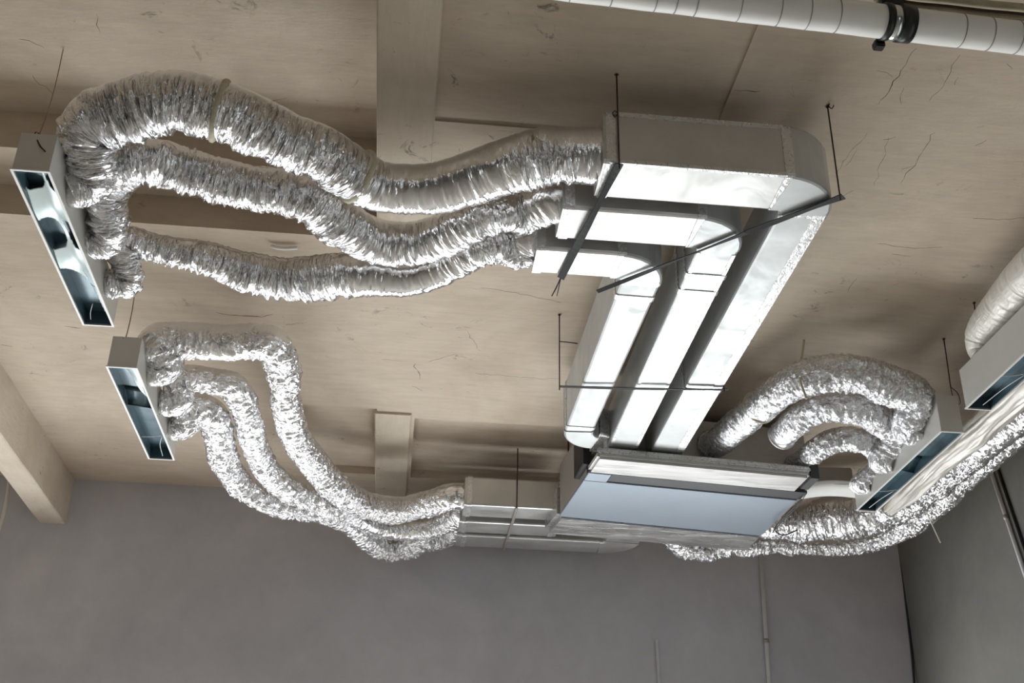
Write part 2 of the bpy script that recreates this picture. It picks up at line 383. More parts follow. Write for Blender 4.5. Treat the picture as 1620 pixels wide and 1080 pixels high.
for i, (pts, wd) in enumerate([([(102, 516), (128, 519)], .016), ([(342, 494), (362, 498), (415, 501), (432, 497)], .014), ([(0, 545), (20, 548)], .010)]): ribbon('rust_mark', pts, wd, M_stain, ceiling, seed=50+i, jag=.003)

# ------------------------------------------------------------------ conduits on the walls
def pole(name, p0, p1, r, mat, label, cat, k=12, brackets=0):
    t = thing(name, label, cat, (p1.x, p1.y, min(p0.z, p1.z)))
    tube('pipe', [p0, p1], r, mat, t, k, smooth=False)
    d = (p1-p0).normalized()
    for i in range(brackets):
        c = p0.lerp(p1, (i+.6)/brackets); grid_tube('clip', np.array([tuple(c-d*.012), tuple(c), tuple(c+d*.012)]), np.full((3, k), r*1.35), M_greysteel, t)
    settle(t); return t
a = PY(1203, 872, YW-.018); b = PY(1217, 1085, YW-.018); pole('wall_conduit', a, a+(b-a)*4.5, .014, M_cond, 'long pale conduit running down the back wall below the foil ducts', 'conduit', brackets=4)
a = PY(1039, 1012, YW-.016); b = PY(1043, 1085, YW-.016); t = pole('wall_conduit', a, a+(b-a)*9, .010, M_cond, 'short thin conduit on the back wall, stopping at the bottom edge', 'conduit', brackets=3)
a = PX(1562, 728, XR-.012); b = PX(1624, 915, XR-.012); pole('wall_conduit', a, a+(b-a)*2.5, .012, M_cond, 'slanting thin conduit on the right wall', 'conduit', brackets=3)
a = PX(1574, 728, XR-.007); b = PX(1637, 915, XR-.007); pole('wall_dark_line', a, a+(b-a)*2.5, .009, M_cabb, 'dark line beside the slanting conduit on the right wall', 'cable')  # thin dark line just right of the conduit
tag(tube('corner_line', [PY(1421, 846, YW-.012), PY(1433, 950, YW-.012), PY(1447, 1085, YW-.012), PY(1478, 1500, YW-.012)], .008, M_cabb, None, 8, .05), 'thin dark line added along the corner of the two grey walls', 'cable')  # dark line added to mark the wall corner edge, no real cable

# ------------------------------------------------------------------ rectangular ducts
ZB = 4.02
def rr_section(w, z0, z1, r=.012):
    pts = []; h0, h1 = z0, z1
    for cx, cz, a0 in ((w/2-r, h0+r, -90), (w/2-r, h1-r, 0), (-w/2+r, h1-r, 90), (-w/2+r, h0+r, 180)):
        for i in range(3): a = math.radians(a0+45*i); pts.append((cx+r*math.cos(a), cz+r*math.sin(a)))
    return pts
def sweep(name, path, mat, parent, z0, z1, grow=0., cap=True):
    """path rows: x, y, width; horizontal sweep of a rounded box section"""
    bm = bmesh.new(); rows = []; n = len(path)
    for i, (x, y, w_) in enumerate(path):
        a = path[max(0, i-1)]; b = path[min(n-1, i+1)]; d = Vector((b[0]-a[0], b[1]-a[1])).normalized(); s = Vector((d.y, -d.x))
        rows.append([bm.verts.new((x+s.x*u, y+s.y*u, v)) for u, v in rr_section(w_+2*grow, z0-grow, z1+grow)])
    k = len(rows[0])
    for a, b in zip(rows, rows[1:]):
        for j in range(k): bm.faces.new((a[j], a[(j+1) % k], b[(j+1) % k], b[j]))
    if cap: bm.faces.new(rows[0][::-1]); bm.faces.new(rows[-1])
    o = from_bm(name, bm, mat, parent)
    return o
def L_path(x0, yA, wA, xB, wB, y1, rad=.05, sx=1, sy=1):
    """run along X at yA, round a corner, then run along Y at xB. returns three paths sharing joints"""
    R_ = rad+wB/2; cx, cy = xB-sx*R_, yA+sy*R_; el = []
    for i in range(9):
        a = math.radians(90*i/8); el.append((cx+sx*R_*math.sin(a), cy-sy*R_*math.cos(a), wA+(wB-wA)*i/8))
    return [(x0, yA, wA), (cx, yA, wA)], el, [(xB, cy, wB), (xB, y1, wB)]
def straps_on(t, path, fr, z0, z1, width=.035, grow=.0035, name='tape_band'):
    a, b = path
    L = math.hypot(b[0]-a[0], b[1]-a[1])
    for f in fr:
        f0, f1 = f-width/L/2, f+width/L/2
        g = lambda q: tuple(a[i]+(b[i]-a[i])*q for i in range(3))
        sweep(name, [g(f0), g(f1)], M_tape, t, z0, z1, grow)
def rect_duct(label, x0, yA, wA, xB, wB, y1, z1, f1, f2, rad=.03, mat=M_duct, lips=(), toplip=False):
    s1, el, s2 = L_path(x0, yA, wA, xB, wB, y1, rad)
    t = thing('rectangular_duct', label, 'duct', (xB, yA, ZB))
    sweep('short_section', s1, mat, t, ZB, z1); sweep('elbow', el, M_duct_w, t, ZB-.003, z1+.003, .002); sweep('long_section', s2, M_duct_w, t, ZB, z1)
    straps_on(t, s1, f1, ZB, z1); straps_on(t, s2, f2, ZB, z1)
    for off, wd in lips:
        xx = s2[0][0]+off; box('seam_strip', xx-wd/2, xx+wd/2, s2[0][1]+.02, y1-.16, ZB-.002, ZB+.002, M_tape, t, .001)
    if toplip:
        yn = yA-wA/2; box('seam_strip', x0+.05, s1[1][0]-.01, yn-.003, yn+.01, z1-.018, z1+.002, M_tape, t, .001)
        box('seam_strip', x0+.02, s1[1][0]-.01, yn-.0025, yn+.012, ZB-.0025, ZB+.012, M_tape, t, .001)
    settle(t); return s1, el, s2
rect_duct('outermost and longest foil-faced rectangular duct, elbow at far right', .60, 3.312, .215, 1.375, .18, 5.86, 4.235, (.04, 1.0), (.0, .62), lips=((.062, .045),), toplip=True)
rect_duct('middle foil-faced rectangular duct of the three with elbows', .50, 3.60, .21, 1.13, .165, 5.84, 4.235, (.05, 1.0), (.09, .15), lips=((.068, .016), (-.068, .016)))
# innermost duct ends in a second elbow towards the fan unit
t = thing('rectangular_duct', 'innermost foil-faced rectangular duct, curving into the left end of fan unit', 'duct', (.87, 4.5, ZB))
s1, el, s2 = L_path(.44, 3.875, .185, .885, .165, 5.50, .03); z1 = 4.28
sweep('short_section', s1, M_duct, t, ZB, z1); sweep('elbow', el, M_duct_w, t, ZB-.003, z1+.003, .002)
s2 = [s2[0], (.865, 5.50, .15)]
sweep('long_section', s2, M_duct_w, t, ZB, z1)
e2 = [(.865+.105*(1-math.cos(math.radians(11.25*i))), 5.50+.14*math.sin(math.radians(11.25*i)), .15) for i in range(9)]
sweep('elbow', e2, M_duct_w, t, ZB-.003, z1+.003, .002)
sweep('neck', [e2[-1], (1.03, 5.655, .12)], M_tape, t, ZB+.02, 4.2)
straps_on(t, s1, (.05, 1.0), ZB, z1); straps_on(t, s2, (.0, .08, .97), ZB, z1); settle(t)

# three ducts by the back wall
def wall_duct(label, x0, x1, y0, y1, fr, z1=4.205, elbow=None, zb=ZB):
    t = thing('rectangular_duct', label, 'duct', ((x0+x1)/2, (y0+y1)/2, zb)); ym = (y0+y1)/2; w_ = y1-y0
    if elbow:
        s1, el, s2 = L_path(x0, ym, w_, elbow, w_, ym-.30, .02, 1, -1)
        s2 = [s2[0], (elbow, ym-.36, w_)]
        sweep('short_section', s1, M_duct, t, zb, z1); sweep('elbow', el, M_duct, t, zb-.002, z1+.002, .002); sweep('long_section', s2, M_duct, t, zb, z1)
    else: s1 = [(x0, ym, w_), (x1, ym, w_)]; sweep('short_section', s1, M_duct, t, zb, z1)
    straps_on(t, s1, fr, zb, z1, .03); settle(t)
wall_duct('nearest of the three short rectangular ducts left of the fan unit', .35, .96, 6.69, 6.90, (.05, .96))
wall_duct('second short rectangular duct left of fan unit, between the other two', .34, .97, 7.0, 7.21, (.05, .94))
wall_duct('short rectangular duct nearest the back wall with a curved end', .34, 1.30, 7.27, 7.50, (.05,), elbow=1.42)

# ------------------------------------------------------------------ fan unit with plenums
NL, NR, FL, FR = (.985, 5.80), (2.245, 5.925), (.915, 6.60), (2.215, 6.77)
def bil(u, v):
    a = Vector(NL).lerp(Vector(NR), u); b = Vector(FL).lerp(Vector(FR), u); return tuple(a.lerp(b, v))
def qq(u0, u1, v0, v1): return [bil(u0, v0), bil(u1, v0), bil(u1, v1), bil(u0, v1)]
t = thing('fan_coil_unit', 'large ceiling-hung fan coil unit with blue-grey underside', 'fan unit', (1.6, 6.3, 3.95))
quadbox('casing', qq(.0, 1, .16, .98), 3.957, 4.27, M_greysteel, t)
quadbox('bottom_panel', qq(.0, .985, .245, 1.0), 3.945, 3.958, M_blue, t, .002)
quadbox('bottom_panel', qq(.0, .10, .10, .24), 3.945, 3.958, M_blue, t, .002)
quadbox('recessed_strip', qq(.105, 1.0, .11, .24), 3.952, 3.965, M_steel, t, .001)
quadbox('end_bracket', qq(.946, .985, -.17, .03), 3.944, 4.035, M_steel, t, .002)
quadbox('return_plenum', qq(.0, .99, .02, .2), 4.05, 4.30, M_plen, t, .012)
quadbox('plenum_flange', qq(-.005, .944, -.17, .105), 3.947, 3.995, M_plen, t, .014)
quadbox('flange_lip', qq(-.008, .944, -.19, -.16), 3.975, 4.005, M_tape, t, .008)
quadbox('gap_shade_block', [(.945, 5.86), (.99, 5.86), (.97, 6.10), (.928, 6.10)], 3.99, 4.20, M_black, t, .004)  # solid black block, its colour stands in for shade in the gap
sp = [bil(-.01, .97), bil(1.0, .97), bil(1.0, 1.36), bil(-.02, 1.40)]
quadbox('supply_plenum', sp, 3.935, 4.16, M_sup, t, .03)
for u in (.03, .97):
    for v in (.2, .9):
        x, y = bil(u, v); tube('hanging_rod', [(x, y, 4.2), (x, y, ZC+.01)], .005, M_rod, t, 8, smooth=False)
settle(t)
# short stub duct between unit and right diffuser
t = thing('stub_duct', 'short tan-sided stub duct between fan unit and the nearer right diffuser', 'duct', (2.4, 6.0, 3.98))
quadbox('duct_body', [(2.24, 5.99), (2.50, 5.97), (2.52, 6.10), (2.24, 6.13)], 4.00, 4.10, M_greysteel, t, .006)
bm = bmesh.new(); rows = []
for i in range(13):
    u = i/12; x = 2.23+.34*u; zz = 3.965+.018*math.sin(u*math.pi)+.01*u
    rows.append([bm.verts.new((x, 5.96-.0*u, zz+.022)), bm.verts.new((x, 6.02, zz)), bm.verts.new((x, 6.16-.05*u, zz-.004)), bm.verts.new((x, 6.16-.05*u, zz+.004)), bm.verts.new((x, 6.02, zz+.008)), bm.verts.new((x, 5.962, zz+.028))])
for a, b in zip(rows, rows[1:]):
    for j in range(6): bm.faces.new((a[j], a[(j+1) % 6], b[(j+1) % 6], b[j]))
bm.faces.new(rows[0]); bm.faces.new(rows[-1][::-1])
from_bm('curved_cover', bm, M_boxedge, t, True); settle(t)

# ------------------------------------------------------------------ slot diffusers
def diffuser(label, x0, x1, y0, y1, z0, z1, style, side, ports=True):
    t = thing('slot_diffuser', label, 'diffuser', ((x0+x1)/2, (y0+y1)/2, z0), None)
    th = .004
    bm = bmesh.new()
    def bx(a, b, c, d, e, f): hull_box(bm, [(a, c, e), (b, c, e), (b, d, e), (a, d, e), (a, c, f), (b, c, f), (b, d, f), (a, d, f)])
    bx(x0, x0+th, y0, y1, z0, z1); bx(x1-th, x1, y0, y1, z0, z1); bx(x0+th, x1-th, y0, y0+th, z0, z1); bx(x0+th, x1-th, y1-th, y1, z0, z1); bx(x0+th, x1-th, y0+th, y1-th, z1-th, z1)
    from_bm('housing', bm, M_box, t)
    # rim
    bm = bmesh.new(); e = .005
    bx(x0-e, x0+th, y0-e, y1+e, z0-.003, z0+.002); bx(x1-th, x1+e, y0-e, y1+e, z0-.003, z0+.002); bx(x0+th, x1-th, y0-e, y0+th, z0-.003, z0+.002); bx(x0+th, x1-th, y1-th, y1+e, z0-.003, z0+.002)
    from_bm('rim', bm, M_boxedge, t)
    # liner: four thin walls and a roof inside
    bm = bmesh.new(); i_ = .005
    bx(x0+i_, x0+i_+.001, y0+i_, y1-i_, z0+.004, z1-i_); bx(x1-i_-.001, x1-i_, y0+i_, y1-i_, z0+.004, z1-i_); bx(x0+i_+.001, x1-i_-.001, y0+i_, y0+i_+.001, z0+.004, z1-i_)
    bx(x0+i_+.001, x1-i_-.001, y1-i_-.001, y1-i_, z0+.004, z1-i_); bx(x0+i_+.001, x1-i_-.001, y0+i_+.001, y1-i_-.001, z0+.06, z0+.061)
    from_bm('liner', bm, M_inside, t)
    W = x1-x0-2*th-.002; L = y1-y0-2*th-.002
    if style == 'white':
        # pressed white deflector sheet with pairs of dark ports
        bm = bmesh.new(); nu, nv = 26, 170; holes = [(.28, .075, .30, .062), (.88, .075, .17, .06), (.20, .39, .31, .10), (.86, .39, .20, .095), (.84, .69, .2, .07)]
        def inside(u, v):
            for cu, cv, au, av in holes:
                if abs((u-cu)/au)**3.2+abs((v-cv)/av)**3.2 < 1: return True
            if v > .60+.34*u*u+.0*u: return True
            return False
        V = {}
        def vert(i, j):
            if (i, j) not in V:
                u, v = i/nu, j/nv
                V[i, j] = bm.verts.new((x0+th+.001+u*W, y0+th+.001+v*L, z0+.014+.020*math.sin(math.pi*u)+.010*math.sin(v*19)))
            return V[i, j]
        for i in range(nu):
            for j in range(nv):
                if not inside((i+.5)/nu, (j+.5)/nv): bm.faces.new((vert(i, j), vert(i+1, j), vert(i+1, j+1), vert(i, j+1)))
        o = from_bm('deflector_sheet', bm, M_baffle, t, True)
        sm = o.modifiers.new('smooth', 'SMOOTH'); sm.factor = .5; sm.iterations = 3
        so = o.modifiers.new('thick', 'SOLIDIFY'); so.thickness = .0015
        tube('divider_wire', [(x0+W*.62, y0+L*.86, z0+.012), (x0+W*.40, y0+L*.93, z0+.010), (x0+W*.30, y0+L*.985, z0+.010)], .0012, M_boxedge, t, 6)
    else:
        if style == 'pale':
            bm = bmesh.new(); n = 14; rows = []
            for i in range(n+1):
                v = i/n; half = .48*(1-v)**1.0+.05
                rows.append([bm.verts.new((x0+th+W*(.98-half*1.0*(1 if v < .5 else 1)), y0+th+L*(.01+.30*v), z0+.02+.01*math.sin(6*v))), bm.verts.new((x0+th+W*.985, y0+th+L*(.01+.34*v), z0+.012+.006*v))])
            for a, b in zip(rows, rows[1:]): bm.faces.new((a[0], a[1], b[1], b[0]))
            o = from_bm('deflector_sheet', bm, M_baffle, t, True); so = o.modifiers.new('thick', 'SOLIDIFY'); so.thickness = .0015
        # curved dark vanes and thin pale divider wires
        for v0 in ((.30,) if style == 'pale' else (.38,)):
            bm = bmesh.new(); rows = []
            for i in range(9):
                a = i/8*math.pi*.55
                rows.append([bm.verts.new((x0+th+.003, y0+L*(v0+.10*math.sin(a)), z0+.055-.04*math.cos(a)*0-.045*(i/8))), bm.verts.new((x1-th-.003, y0+L*(v0+.03+.10*math.sin(a)), z0+.055-.045*(i/8)))])
            for a, b in zip(rows, rows[1:]): bm.faces.new((a[0], a[1], b[1], b[0]))
            o = from_bm('vane', bm, M_inside, t, True); so = o.modifiers.new('thick', 'SOLIDIFY'); so.thickness = .001
        tube('divider_wire', [(x0+th, y0+L*.755, z0+.008), (x0+W*.5, y0+L*.745, z0+.006), (x1-th, y0+L*.72, z0+.008)], .0016, M_boxedge, t, 6)
        tube('divider_wire', [(x0+W*.95, y0+L*.74, z0+.008), (x0+W*.72, y0+L*.84, z0+.006), (x0+W*.62, y0+L*.985, z0+.008)], .0016, M_boxedge, t, 6)
    # spigot collars on the duct side
    xs = x1 if side > 0 else x0
    for f in ((.22, .52, .82) if ports else ()):
        y = y0+(y1-y0)*f; c = np.array([(xs-side*.003, y, (z0+z1)/2+.01), (xs+side*.02, y, (z0+z1)/2+.01), (xs+side*.045, y, (z0+z1)/2+.01)])
        grid_tube('spigot', c, np.full((3, 28), .055), M_tape, t)
    settle(t); return t
DZ0, DZ1 = 3.862, 4.012
diffuser('long grey slot diffuser at upper left with white patterned opening', -1.355, -1.237, 3.28, 4.345, DZ0, DZ1, 'white', 1)
diffuser('grey slot diffuser at lower left with dark teal opening', -1.338, -1.212, 4.73, 5.80, DZ0, DZ1, 'pale', 1)
diffuser('slot diffuser at right, next to the fan unit stub duct', 2.515, 2.625, 4.895, 6.01, DZ0, 4.055, 'dark', -1)
diffuser('slot diffuser at the right edge, above the one beside fan unit', 2.515, 2.635, 3.35, 4.63, DZ0, 4.055, 'dark', -1, False)

# ------------------------------------------------------------------ flexible ducts
def flex(label, rows, mat, bands=(), group=None, **kw):
    """rows: px, py, z, diameter in metres, crinkle, or ('w', x, y, z, d, crinkle)"""
    pts = []
    for r in rows:
        if r[0] == 'w': _, x, y, z, d, c = r; pts.append((x, y, z, d/2, c))
        else: px, py, z, d, c = r; p = P(px, py, z); pts.append((p.x, p.y, p.z, d/2, c))
    mid = pts[len(pts)//2]
    t = thing('flexible_duct', label, 'duct', mid[:3], group)
    flex_mesh('foil_tube', pts, mat, t, **kw)
    for b in bands: band_at('tie_strap', pts, b[0], b[1], t, b[2], b[3])
    # collars where it is taped on
    band_at('collar', pts, .006, M_tape, t, .03, .008); band_at('collar', pts, .992, M_tape, t, .03, .006)
    settle(t); return pts
ZS = (DZ0+DZ1)/2+.01
G1 = 'crinkled flexible ducts of the upper left run'
flex('uppermost crinkled foil flexible duct, from white slot diffuser to outermost rectangular duct',
     [('w', -1.24, 3.50, ZS, .12, 1.), ('w', -1.17, 3.50, ZS+.05, .16, 1.2), (140, 205, 4.09, .19, 1.5), (195, 178, 4.14, .205, 1.6), (262, 160, 4.17, .205, 1.3), (335, 172, 4.16, .205, 1.1), (400, 195, 4.14, .20, 1.1),
      (455, 222, 4.12, .195, 1.1), (512, 245, 4.10, .19, 1.2), (560, 275, 4.09, .185, 1.0), (610, 296, 4.08, .18, .55), (683, 298, 4.08, .185, .45), (740, 284, 4.09, .19, .4), (800, 264, 4.10, .2, .6), (855, 250, 4.115, .205, 1.1), (905, 246, 4.12, .2, .8),
      ('w', .60, 3.312, 4.125, .2, .5), ('w', .66, 3.312, 4.125, .18, .3)], M_flex,
     [(.335, M_cream, .024, .010), (.575, M_cream, .03, .014)])
flex('middle crinkled foil flexible duct of the upper left three, between its two neighbours',
     [('w', -1.24, 3.84, ZS, .11, 1.), ('w', -1.17, 3.80, ZS+.02, .14, 1.2), (165, 300, 4.05, .16, 1.5), (192, 262, 4.09, .165, 1.6), (245, 256, 4.11, .165, 1.5), (300, 272, 4.11, .165, 1.5), (350, 287, 4.10, .17, 1.2), (400, 298, 4.09, .17, 1.0),
      (450, 304, 4.08, .165, 1.1), (500, 322, 4.06, .17, 1.1), (545, 356, 4.05, .175, 1.1), (590, 380, 4.05, .175, .7), (645, 386, 4.05, .175, .7), (695, 375, 4.06, .17, .6), (745, 352, 4.07, .16, .8), (790, 336, 4.09, .15, 1.1),
      (830, 336, 4.11, .16, 1.0), ('w', .48, 3.60, 4.12, .18, .6), ('w', .56, 3.60, 4.125, .17, .3)], M_flex, [(.285, M_flexw, .02, .010)])
flex('lowest crinkled foil flexible duct of the upper left three, sagging widest at middle',
     [('w', -1.24, 4.15, ZS, .10, 1.), ('w', -1.16, 4.14, ZS+.02, .11, 1.3), (200, 383, 4.07, .105, 1.3), (240, 390, 4.07, .105, 1.3), (290, 400, 4.06, .115, 1.3), (335, 410, 4.05, .13, 1.2), (390, 430, 4.04, .16, 1.3), (450, 442, 4.03, .175, 1.4),
      (515, 438, 4.03, .185, 1.2), (575, 434, 4.03, .175, .6), (640, 438, 4.03, .16, .35), (695, 425, 4.04, .15, .35), (745, 400, 4.06, .14, .8), (785, 386, 4.09, .14, 1.1), (820, 392, 4.11, .15, 1.2),
      ('w', .42, 3.87, 4.13, .17, .8), ('w', .50, 3.875, 4.13, .16, .3)], M_flex)
flex('outermost foil flexible duct with square bend, rising from lower left diffuser',
     [('w', -1.21, 4.97, ZS, .11, 1.), ('w', -1.14, 4.96, ZS+.05, .15, 1.2), (250, 541, 4.07, .165, 1.4), (300, 538, 4.10, .165, .9), (350, 541, 4.11, .165, .5), (400, 540, 4.11, .165, 1.1), (432, 546, 4.11, .16, 1.4), (448, 580, 4.11, .15, 1.4), (452, 630, 4.10, .145, 1.0),
      (466, 685, 4.08, .15, 1.0), (495, 730, 4.06, .16, 1.3), (530, 768, 4.05, .165, 1.5), (575, 797, 4.06, .165, 1.0), (630, 806, 4.06, .165, 1.0), (680, 795, 4.08, .16, 1.0), (712, 785, 4.10, .16, .8), ('w', .36, 6.795, 4.11, .17, .4), ('w', .42, 6.795, 4.11, .16, .3)], M_lump, kind='lump')
flex('middle foil flexible duct of the three from the lower left diffuser',
     [('w', -1.21, 5.29, ZS, .11, 1.), ('w', -1.13, 5.28, ZS+.03, .13, 1.), (285, 600, 4.05, .13, 1.2), (335, 603, 4.06, .13, 1.0), (372, 614, 4.06, .135, 1.2), (392, 655, 4.06, .13, 1.2), (402, 700, 4.05, .135, 1.0), (425, 745, 4.04, .14, 1.2), (468, 778, 4.03, .14, 1.5), (520, 800, 4.03, .14, 1.4),
      (560, 818, 4.03, .13, .6), (610, 836, 4.03, .13, .5), (655, 837, 4.05, .13, .6), (695, 829, 4.08, .14, 1.), ('w', .36, 7.10, 4.11, .165, .6), ('w', .42, 7.105, 4.11, .16, .3)], M_lump, kind='lump')
flex('innermost foil flexible duct from lower left diffuser, dipping lowest by back wall',
     [('w', -1.21, 5.58, ZS, .10, 1.), ('w', -1.13, 5.55, ZS+.01, .13, 1.2), (300, 641, 4.03, .14, 1.3), (335, 655, 4.03, .145, 1.3), (347, 692, 4.03, .145, 1.2), (358, 735, 4.02, .15, 1.4), (395, 776, 4.01, .145, 1.4), (450, 798, 4.01, .14, 1.5), (510, 808, 4.01, .14, 1.2),
      (550, 829, 3.99, .12, .7), (585, 856, 3.96, .145, .8), (622, 869, 3.96, .16, 1.4), (665, 856, 4.0, .16, 1.4), (700, 848, 4.07, .16, 1.2), ('w', .36, 7.36, 4.11, .17, .6), ('w', .42, 7.385, 4.11, .16, .3)], M_lump, kind='lump')
# right of the unit
flex('outermost arching foil flexible duct between fan unit top and right diffuser',
     [('w', 1.66, 5.88, 4.16, .14, .4), (1135, 700, 4.13, .16, .5), (1175, 665, 4.14, .165, .7), (1225, 625, 4.14, .165, .8), (1262, 601, 4.14, .17, 1.2), (1305, 590, 4.13, .18, 1.5), (1355, 592, 4.11, .185, 1.6), (1405, 607, 4.09, .185, 1.6), (1450, 630, 4.06, .17, 1.5), ('w', 2.46, 5.12, ZS+.03, .14, 1.2), ('w', 2.515, 5.14, ZS, .11, 1.)], M_flexw, [(.31, M_cream, .02, .010)], kind='lump')
flex('middle arching foil flexible duct right of the fan unit, with taped open end',
     [(1236, 690, 4.09, .14, .3), (1262, 664, 4.09, .145, .8), (1300, 645, 4.09, .145, 1.3), (1345, 642, 4.08, .15, 1.5), (1390, 660, 4.06, .15, 1.5), (1418, 690, 4.03, .14, 1.4), ('w', 2.46, 5.50, ZS+.01, .12, 1.2), ('w', 2.515, 5.47, ZS, .11, 1.)], M_flexw, kind='lump')
flex('innermost small foil flexible duct arching from fan unit corner to right diffuser',
     [('w', 2.15, 5.93, 4.08, .10, .6), (1290, 712, 4.06, .115, 1.2), (1315, 697, 4.06, .12, 1.5), (1350, 692, 4.05, .12, 1.6), (1380, 706, 4.04, .12, 1.4), (1396, 730, 4.02, .11, 1.2), ('w', 2.47, 5.82, ZS, .10, 1.), ('w', 2.515, 5.80, ZS, .10, 1.)], M_flexw, kind='lump')
flex('thick foil flexible duct sweeping from supply plenum along the right wall, upper of two',
     [('w', 2.08, 6.80, 4.06, .18, .6), (1255, 826, 4.05, .23, 1.3), (1310, 818, 4.06, .275, 1.5), (1370, 812, 4.05, .26, 1.5), (1425, 798, 4.02, .19, 1.5), (1470, 774, 4.0, .145, 1.4), (1520, 735, 3.99, .14, 1.2), (1575, 690, 3.98, .14, .8), (1640, 640, 3.98, .14, .8), (1700, 590, 3.98, .15, .8), (1720, 540, 4.0, .15, 1.), ('w', 2.70, 4.1, 4.08, .14, 1)], M_lump, kind='lump')
flex('slimmer foil flexible duct hugging the back wall and turning up beside the right wall',
     [('w', 1.62, 6.97, 4.05, .14, .8), (1085, 862, 4.03, .16, 1.6), (1125, 866, 4.0, .16, 2.), (1170, 860, 4.0, .13, 1.8), (1230, 862, 4.0, .10, 1.5), (1300, 866, 4.0, .10, 1.2), (1370, 860, 4.0, .11, 1.2), (1430, 836, 4.0, .12, 1.3), (1475, 803, 4.0, .12, 1.6), (1520, 764, 4.0, .11, 1.2), (1570, 722, 4.0, .11, 1.), (1640, 665, 4.0, .12, 1.), (1720, 600, 4.0, .12, 1.), ('w', 2.98, 4.3, 4.1, .12, 1)], M_lump, kind='lump')
flex('pale sleeve with long lengthwise folds beside the right slot diffusers',
     [(1405, 808, 3.97, .07, .6), (1440, 775, 3.97, .11, .9), (1490, 726, 3.97, .13, 1.), (1545, 680, 3.97, .14, 1.), (1600, 632, 3.97, .14, 1.), (1660, 580, 3.97, .14, 1.), (1720, 530, 3.98, .14, 1.)], M_sleeve, kind='long', step=.01, k=80)
flex('large smooth pale flexible duct lying on the diffuser at right edge',
     [('w', 2.58, 4.50, 4.06, .10, .6), ('w', 2.57, 4.50, 4.12, .13, .6), ('w', 2.56, 4.42, 4.17, .15, .7), ('w', 2.55, 4.2, 4.18, .17, .8), ('w', 2.55, 3.95, 4.18, .2, .8), ('w', 2.55, 3.7, 4.17, .19, .8), ('w', 2.55, 3.5, 4.15, .15, .8), ('w', 2.57, 3.42, 4.06, .10, .8)], M_sleeve, amp=.5)

# ------------------------------------------------------------------ hangers
def flat_strap(name, a, b, w_, mat, parent, sag=.0, twist=0, th=.003, n=24, end=1.0):
    a, b = Vector(a), Vector(b); d = (b-a).normalized(); s = d.cross(Vector((0, 0, 1))).normalized(); u = s.cross(d)
    bm = bmesh.new(); rows = []
    for i in range(n+1):
        t_ = i/n; c = a.lerp(b, t_)-Vector((0, 0, sag*math.sin(math.pi*t_))); ang = twist*math.sin(t_*5.2)
        ww = w_*(1+(end-1)*t_)/2
        S = s*math.cos(ang)+u*math.sin(ang); U = u*math.cos(ang)-s*math.sin(ang)
        rows.append([bm.verts.new(c+S*ww*p+U*th*q/2) for p, q in ((-1, -1), (1, -1), (1, 1), (-1, 1))])
    for r0, r1 in zip(rows, rows[1:]):
        for j in range(4): bm.faces.new((r0[j], r0[(j+1) % 4], r1[(j+1) % 4], r1[j]))
    bm.faces.new(rows[0][::-1]); bm.faces.new(rows[-1]); return from_bm(name, bm, mat, parent)
def rod(t, top, bot, r=.003):
    rd = tube('rod', [top, bot], r, M_rod, t, 8, smooth=False)
    bm = bmesh.new(); x, y, z = top; hull_box(bm, [(x-.008, y-.008, z-.008), (x+.008, y-.008, z-.008), (x+.008, y+.008, z-.008), (x-.008, y+.008, z-.008), (x-.008, y-.008, z), (x+.008, y-.008, z), (x+.008, y+.008, z), (x-.008, y+.008, z)])
    bevel_bm(bm, .004); from_bm('anchor', bm, M_rod, rd)
def hook(t, c, s=.012):
    tube('wire_knot', [Vector(c)+Vector(v)*s for v in ((0, 0, 1), (.8, .2, .4), (.2, .5, -.6), (-.7, 0, -.1), (-.1, -.3, .9))], .002, M_rod, t, 6, .004)
a = P(975, 118, ZC); e0 = Vector((a.x, a.y-.004, 4.005))
t = thing('duct_hanger', 'black strap hanger crossing under the left ends of the three big ducts', 'hanger', (e0.x, e0.y, e0.z))
rod(t, (e0.x, e0.y, ZC), (e0.x, e0.y, 3.985)); hook(t, (e0.x-.01, e0.y, 4.22)); e1 = P(887, 440, 4.006)
flat_strap('strap', e0, e1, .03, M_strap, t, .0, .5); tube('strap_tail', [e1, P(880, 455, 3.995), P(873, 468, 3.98)], .003, M_strap, t, 6); tube('strap_tail', [e1, P(884, 455, 4.0), P(881, 468, 3.99)], .002, M_strap, t, 6); settle(t)
e0 = Vector((1.468, 3.28, 4.004)); a = P(1318, 168, ZC)
t = thing('duct_hanger', 'black strap hanger running diagonally under the three duct elbows', 'hanger', tuple(e0))
rod(t, (1.452, 3.272, ZC), (1.452, 3.272, 3.98)); e1 = P(945, 461, 4.004)
m_ = P(1180, 368, 4.0045)
flat_strap('strap', e0, m_, .038, M_strap, t, .0, .25, end=.55); flat_strap('strap', m_, e1, .022, M_strap, t, .0, .4, end=.8)
hook(t, (1.462, 3.262, 4.395), .014); settle(t)
a = P(885, 497, ZC); yy = a.y
t = thing('duct_hanger', 'thin dark rail hanger crossing the middle of the three parallel long ducts', 'hanger', (a.x, yy, 4.0))
rod(t, (a.x, yy, ZC), (a.x, yy, 3.99), .003); e1 = P(1152, 616, 4.008)
flat_strap('rail', (a.x-.0, yy, 4.008), e1, .018, M_strap, t, .004, .15); rod(t, (e1.x-.02, e1.y, ZC), (e1.x-.02, e1.y, 3.995), .003)
tube('tie_wire', [(a.x-.002, yy, 4.25), (a.x+.05, yy+.002, 4.249), (a.x+.09, yy+.01, 4.25)], .0025, M_rod, t, 6)
settle(t)
